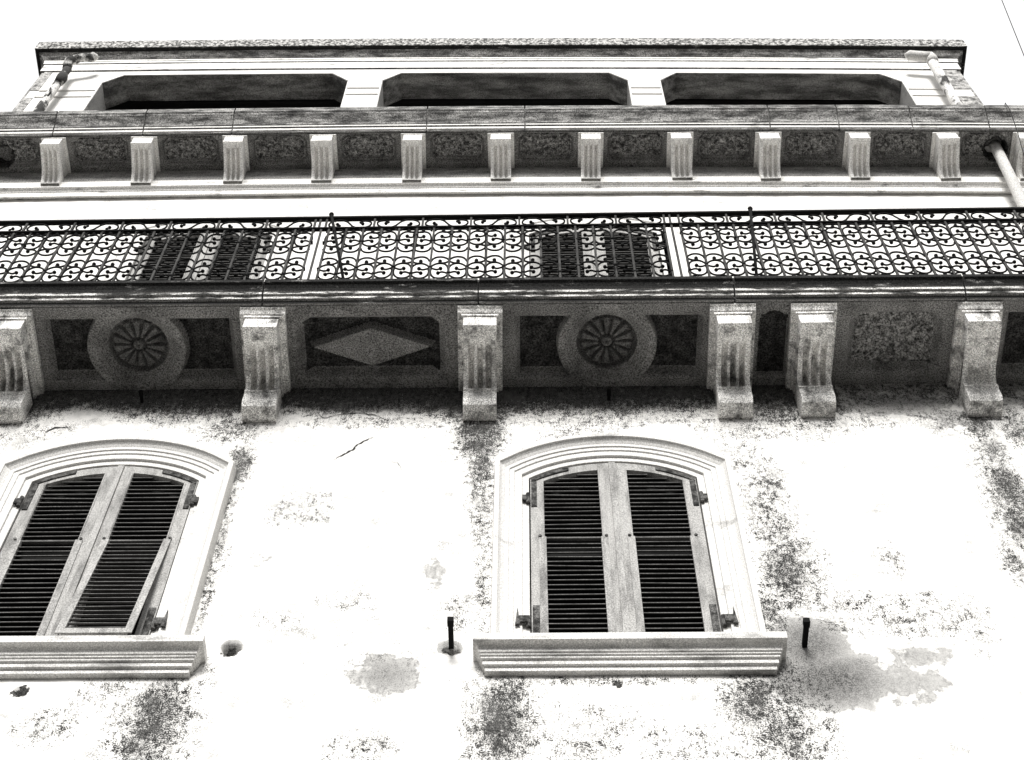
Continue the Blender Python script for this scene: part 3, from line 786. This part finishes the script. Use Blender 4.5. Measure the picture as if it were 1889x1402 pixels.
# ------------------------------------------------------------ wrought iron railing
rail = empty('balcony_railing', (0, -.74, ZT))
tag(rail, 'long black wrought iron railing with rows of scrolls along the balcony edge', 'railing')
YR = 0.0
def rslope(x, z): return .0130*x*(z/1.3)
ZR1, ZR2 = 1.312, 1.112       # handrail and lower rail (local)
def rbar(name, x0, x1, z0, z1, y0, y1, m_='iron'):
    b = MB(); n = 12
    for k in range(n):
        a = x0+(x1-x0)*k/n; c = x0+(x1-x0)*(k+1)/n
        vs = [(a, y0, z0+rslope(a, z0)), (c, y0, z0+rslope(c, z0)), (c, y1, z0+rslope(c, z0)), (a, y1, z0+rslope(a, z0)),
              (a, y0, z1+rslope(a, z1)), (c, y0, z1+rslope(c, z1)), (c, y1, z1+rslope(c, z1)), (a, y1, z1+rslope(a, z1))]
        b.add(vs, [(3,2,1,0),(4,5,6,7),(0,1,5,4),(1,2,6,5),(2,3,7,6),(3,0,4,7)])
    return b.build(name, m_, rail)
rbar('handrail', -6.2, 6.2, ZR1, ZR1+.026, -.020, .020)
rbar('lower_rail', -6.2, 6.2, ZR2-.006, ZR2+.012, -.017, .017)
rbar('bottom_rail', -6.2, 6.2, .045, .057, -.02, .02)
def catmull(P, n=5):
    out = []; P = [Vector(p) for p in P]; Q = [P[0]*2-P[1]]+P+[P[-1]*2-P[-2]]
    for i in range(1, len(Q)-2):
        for j in range(n):
            t = j/n; a, b2, c, d_ = Q[i-1], Q[i], Q[i+1], Q[i+2]
            out.append(.5*((2*b2)+(c-a)*t+(2*a-5*b2+4*c-d_)*t*t+(3*b2-a-3*c+d_)*t**3))
    out.append(P[-1]); return out
def scroll(mb, P, cx, cz, sx, sz, r=.0080, ball=.0160):
    pts = [Vector((cx+p[0]*sx, YR, cz+p[1]*sz)) for p in P]
    mb.tube(catmull(pts), r, 5); mb.ball(pts[0], ball)
OV = [(.12, .30), (-.28, .16), (-.72, .26), (-1, .42), (-.80, .74), (-.25, .98), (.42, .93), (.86, .6), (1, .1), (.95, -.22)]
UU = [(.02, .30), (.12, .62), (-.30, .86), (-.76, .62), (-1, .20), (-.78, -.45), (-.25, -.92), (.38, -.92), (.82, -.45), (1, .20)]
def bay(w, mir):
    b = MB(); hx = w/2-.004; s = -1 if mir else 1
    # upper oval, its U below and the small arc under the rail
    zc = .905; hz = .132
    scroll(b, OV, 0, zc, s*hx, hz); scroll(b, [(-x, -z) for x, z in OV], 0, zc, s*hx, hz)
    scroll(b, UU, 0, .715, s*hx, .062)
    scroll(b, [(x, -z) for x, z in UU], 0, 1.065, s*hx, .045)
    zc = .305
    scroll(b, [(-x, z) for x, z in OV], 0, zc, s*hx, hz); scroll(b, [(x, -z) for x, z in OV], 0, zc, s*hx, hz)
    scroll(b, [(x, -z) for x, z in UU], 0, .495, s*hx, .062)
    scroll(b, UU, 0, .125, s*hx, .055)
    # collars that tie the scrolls to the bar
    for z in (.96, .25): b.box(-s*w/2-.010, -s*w/2+.010, -.013, .013, z-.010, z+.010)
    for z in (.85, .36): b.box(s*w/2-.010, s*w/2+.010, -.013, .013, z-.010, z+.010)
    b.box(-s*w/2-.004, -s*w/2+.004, .0095, .0135, .06, 1.09)      # strap behind the bar that carries the scrolls
    return b
W1 = 2.683/19
pb = [bay(W1, False).build('scroll_panel', 'iron', rail, smooth=True), bay(W1, True).build('scroll_panel', 'iron', rail, smooth=True)]
used = [False, False]
bars = MB(); bars.box(-.0085, .0085, -.0085, .0085, 0, ZR2+.002)
bar0 = bars.build('baluster', 'bar', rail, bevel=.002); barused = [False]
bars2 = MB(); bars2.box(-.008, .008, -.008, .008, 0, ZR1+.001-ZR2-.012)
post0 = bars2.build('frieze_post', 'bar', rail); pused = [False]
def inst(proto, flag, i, loc):
    if not flag[i]: flag[i] = True; proto.location = loc; return proto
    c = proto.copy(); col.objects.link(c); c.parent = rail; c.location = loc; return c
def put_bay(x0, i):
    o = inst(pb[i % 2], used, i % 2, (x0+W1/2, random.uniform(-.003, .003), rslope(x0+W1/2, .6)+random.uniform(-.006, .006)))
    o.rotation_euler = (0, R(random.uniform(-.9, .9)), R(random.uniform(-3, 3)))
def put_bar(x): 
    o = inst(bar0, barused, 0, (x, 0, rslope(x, .0))); 
    f_ = 1+rslope(x, ZR2)/ZR2; o.scale = (1, 1, f_); o.rotation_euler = (0, R(random.uniform(-.25, .25)), R(random.uniform(-8, 8)))
S0, S1 = -1.577, 1.106
for k in range(19): put_bay(S0+k*W1, k+1)
for k in range(20): put_bar(S0+k*W1)
put_bar(-1.639); put_bar(1.171)
for k in range(23): put_bay(-1.696-(k+1)*W1, k); put_bar(-1.696-k*W1)
for k in range(23): put_bay(1.236+k*W1, k); put_bar(1.236+k*W1)
# frieze of S scrolls between the two rails
SS = [(-.52, -.05), (-.40, -.35), (-.60, -.70), (-.86, -.35), (-.80, .45), (-.45, .90), (-.15, .55), (0, 0), (.15, -.55), (.45, -.90), (.80, -.45), (.86, .35), (.60, .70), (.40, .35), (.52, .05)]
def frieze(w, mir):
    b = MB(); s = -1 if mir else 1; hz = (ZR1-ZR2)/2-.012
    pts = [Vector((x*w/2*s, 0, z*hz)) for x, z in SS]
    b.tube(catmull(pts), .0078, 6); b.ball(pts[0], .015); b.ball(pts[-1], .015)
    return b
FW = 2.727/7
fb = [frieze(FW, False).build('frieze_scroll', 'iron', rail, smooth=True), frieze(FW, True).build('frieze_scroll', 'iron', rail, smooth=True)]
fu = [False, False]; ZF = (ZR1+ZR2)/2
for k in range(7): x = -1.609+FW*(k+.5); inst(fb[k % 2], fu, k % 2, (x, 0, ZF+rslope(x, ZF)))
for k in range(9):
    x = -1.70-FW*(k+.5); inst(fb[(k+1) % 2], fu, (k+1) % 2, (x, 0, ZF+rslope(x, ZF)))
    x = 1.236+FW*(k+.5); inst(fb[k % 2], fu, k % 2, (x, 0, ZF+rslope(x, ZF)))
for x in [-1.609+FW*k for k in range(8)]+[-1.66, 1.165]+[-1.70-FW*k for k in range(10)]+[1.236+FW*k for k in range(10)]:
    inst(post0, pused, 0, (x, 0, ZR2+.012+rslope(x, ZR2)))
for a, b2 in (((-1.576, -.03, 1.315), (-1.355, -.055, .02)), ((1.827, -.03, 1.365), (1.71, -.055, .02))):
    s = MB(); s.tube([a, b2], .012, 7); s.ball((a[0], a[1], a[2]+.008), .022); s.ball((b2[0], b2[1], b2[2]+.005), .020); s.ball(tuple(Vector(a).lerp(Vector(b2), .27)), .018)
    s.build('stay', 'iron', rail, smooth=True)

# ------------------------------------------------------------ pipes
def wob(a, b2, n, amp):
    a, b2 = Vector(a), Vector(b2)
    return [a.lerp(b2, i/n)+Vector((random.uniform(-amp, amp), random.uniform(-amp, amp), random.uniform(-amp, amp)))*(0 < i < n) for i in range(n+1)]
d1 = empty('drainpipe', (-4.95, -.38, 17.2))
tag(d1, 'broken drainpipe with flaking paint and a lump at its mouth, left end of the attic', 'drainpipe', 'drainpipes on the attic')
def pipe_part(name, pts, r, par, m_, base, sm=True, seg=14):
    b = MB(); pts = [Vector(p)-Vector(base) for p in pts]; b.tube(pts, r, seg); return b.build(name, m_, par, smooth=sm)
B1 = (-4.95, -.38, 17.2)
pipe_part('outlet_pipe', [(-4.735, -.43, 19.27), (-4.80, -.45, 19.235), (-4.87, -.45, 19.205), (-4.93, -.44, 19.17)], [.050, .047, .046, .050], d1, 'pipe_rust', B1)
b = MB(); 
for k in range(5): b.ball((-4.735+random.uniform(-.02, .02)-B1[0], -.44+random.uniform(-.015, .015)-B1[1], 19.29+random.uniform(-.03, .03)-B1[2]), random.uniform(.03, .048))
b.build('mortar_lump', 'pipe_plain', d1, smooth=True)
pipe_part('elbow', [(-4.925, -.44, 19.175), (-4.965, -.435, 19.14), (-4.972, -.41, 19.08), (-4.965, -.395, 19.0)], [.054, .056, .052, .048], d1, 'pipe_rust', B1)
pipe_part('down_pipe', wob((-4.963, -.392, 19.02), (-4.955, -.36, 17.12), 14, .006), [.044+random.uniform(-.006, .006) for _ in range(15)], d1, 'pipe_rust', B1)
pipe_part('pipe_joint', [(-4.948, -.395, 18.78), (-4.945, -.395, 18.70), (-4.945, -.395, 18.55)], [.050, .060, .048], d1, 'pipe_rust', B1)
pipe_part('wire_hook', [(-4.95, -.42, 18.22), (-4.93, -.46, 18.19), (-4.90, -.455, 18.08), (-4.915, -.44, 18.0)], .010, d1, 'hinge', B1, seg=6)
d2 = empty('drainpipe', (4.36, -.38, 17.2)); B2 = (4.36, -.38, 17.2)
tag(d2, 'thick white painted drainpipe with grey peeling patches, at the right end of the attic', 'drainpipe', 'drainpipes on the attic')
pipe_part('outlet_pipe', [(4.135, -.42, 19.07), (4.17, -.44, 19.075), (4.30, -.44, 19.035), (4.37, -.44, 19.02)], [.045, .056, .056, .056], d2, 'pipe_plain', B2)
pipe_part('elbow', [(4.33, -.44, 19.03), (4.375, -.435, 19.03), (4.392, -.425, 18.98), (4.39, -.41, 18.90)], [.055, .062, .062, .058], d2, 'pipe_plain', B2)
pipe_part('down_pipe', wob((4.388, -.41, 18.95), (4.36, -.36, 17.0), 14, .004), [.055+random.uniform(-.004, .004) for _ in range(15)], d2, 'pipe', B2)
d3 = empty('drainpipe', (4.55, 0, 12.8)); B3 = (4.55, 0, 12.8)
tag(d3, 'pale round downpipe coming out of a ragged hole in the cornice soffit', 'drainpipe')
pipe_part('down_pipe', [(4.546, -.27, 17.0), (4.546, -.262, 16.74), (4.55, -.19, 16.2), (4.552, -.11, 15.7), (4.553, -.07, 15.4), (4.553, -.07, 12.80)], .052, d3, 'pipe_plain', B3)
b = MB(); b.tube([(0, -.07, 2.35), (0, -.07, 2.41)], .060, 14); b.box(-.015, .015, -.03, .02, 2.36, 2.40); b.build('pipe_bracket', 'hinge', d3)

# cables
c = MB(); c.tube([(4.86, -1.5, 19.2), (4.624, -1.5, 17.486), (4.40, -1.5, 15.885), (4.25, -1.5, 14.8), (4.05, -1.5, 12.0)], .0045, 6)
tag(c.build('overhead_cable', 'cable'), 'thin dark cable slanting across the white sky at the top right corner', 'cable')
c = MB(); c.tube([(4.80, .4, 17.30), (4.70, -.25, 17.16), (4.655, -.622, 17.02), (4.645, -.628, 16.8), (4.56, -.625, 16.2), (4.46, -.63, 15.6), (4.2, -.62, 14.2), (4.1, -.62, 12.8)], .004, 6)
tag(c.build('hanging_cable', 'cable'), 'thin dark wire hanging over the cornice edge beside the last small corbel', 'cable')

# ------------------------------------------------------------ iron pegs in the wall
def peg(base, tip, r, label, patch=True):
    root = empty('iron_peg', (base[0], 0, base[2]))
    tag(root, label, 'peg', 'iron pegs in the wall')
    b = MB(); B = Vector((0, .04, 0)); T = Vector((tip[0]-base[0], tip[1], tip[2]-base[2]))
    b.box(-r, r, -abs(T.y), .05, -r, r); b.box(-r*1.25, r*1.25, -abs(T.y)-.012, -abs(T.y)+.03, -r*1.2, r*1.7)
    b.build('shank', 'iron', root, bevel=.002)
    if patch:
        b = MB(); n = 14; rr = [random.uniform(.035, .062) for _ in range(n)]
        vs = [(0, -.028, 0)]
        for k, f_, yy in ((0, .45, -.024), (1, 1., -.004), (2, 1.05, .02)):
            vs += [(math.cos(2*math.pi*i/n)*rr[i]*f_, yy, math.sin(2*math.pi*i/n)*rr[i]*f_*.9) for i in range(n)]
        fs = [(0, 1+(i+1) % n, 1+i) for i in range(n)]
        for k in range(2): fs += [(1+k*n+i, 1+k*n+(i+1) % n, 1+(k+1)*n+(i+1) % n, 1+(k+1)*n+i) for i in range(n)]
        b.add(vs, fs); b.build('mortar_patch', 'patch', root, smooth=True)
    return root
peg((-.453, 0, 9.378), (-.45, -.217, 9.378), .015, 'square iron peg in a rough mortar patch, left of the central window sill')
peg((1.619, 0, 9.40), (1.612, -.178, 9.40), .015, 'square iron peg sticking out of the big damp stain right of the sill', False)
peg((-2.868, 0, 12.36), (-2.857, -.085, 12.36), .010, 'short iron peg under the soffit, above the window at the left edge', False)
peg((.609, 0, 12.35), (.607, -.065, 12.35), .012, 'short iron stub under the soffit, above the central window', False)
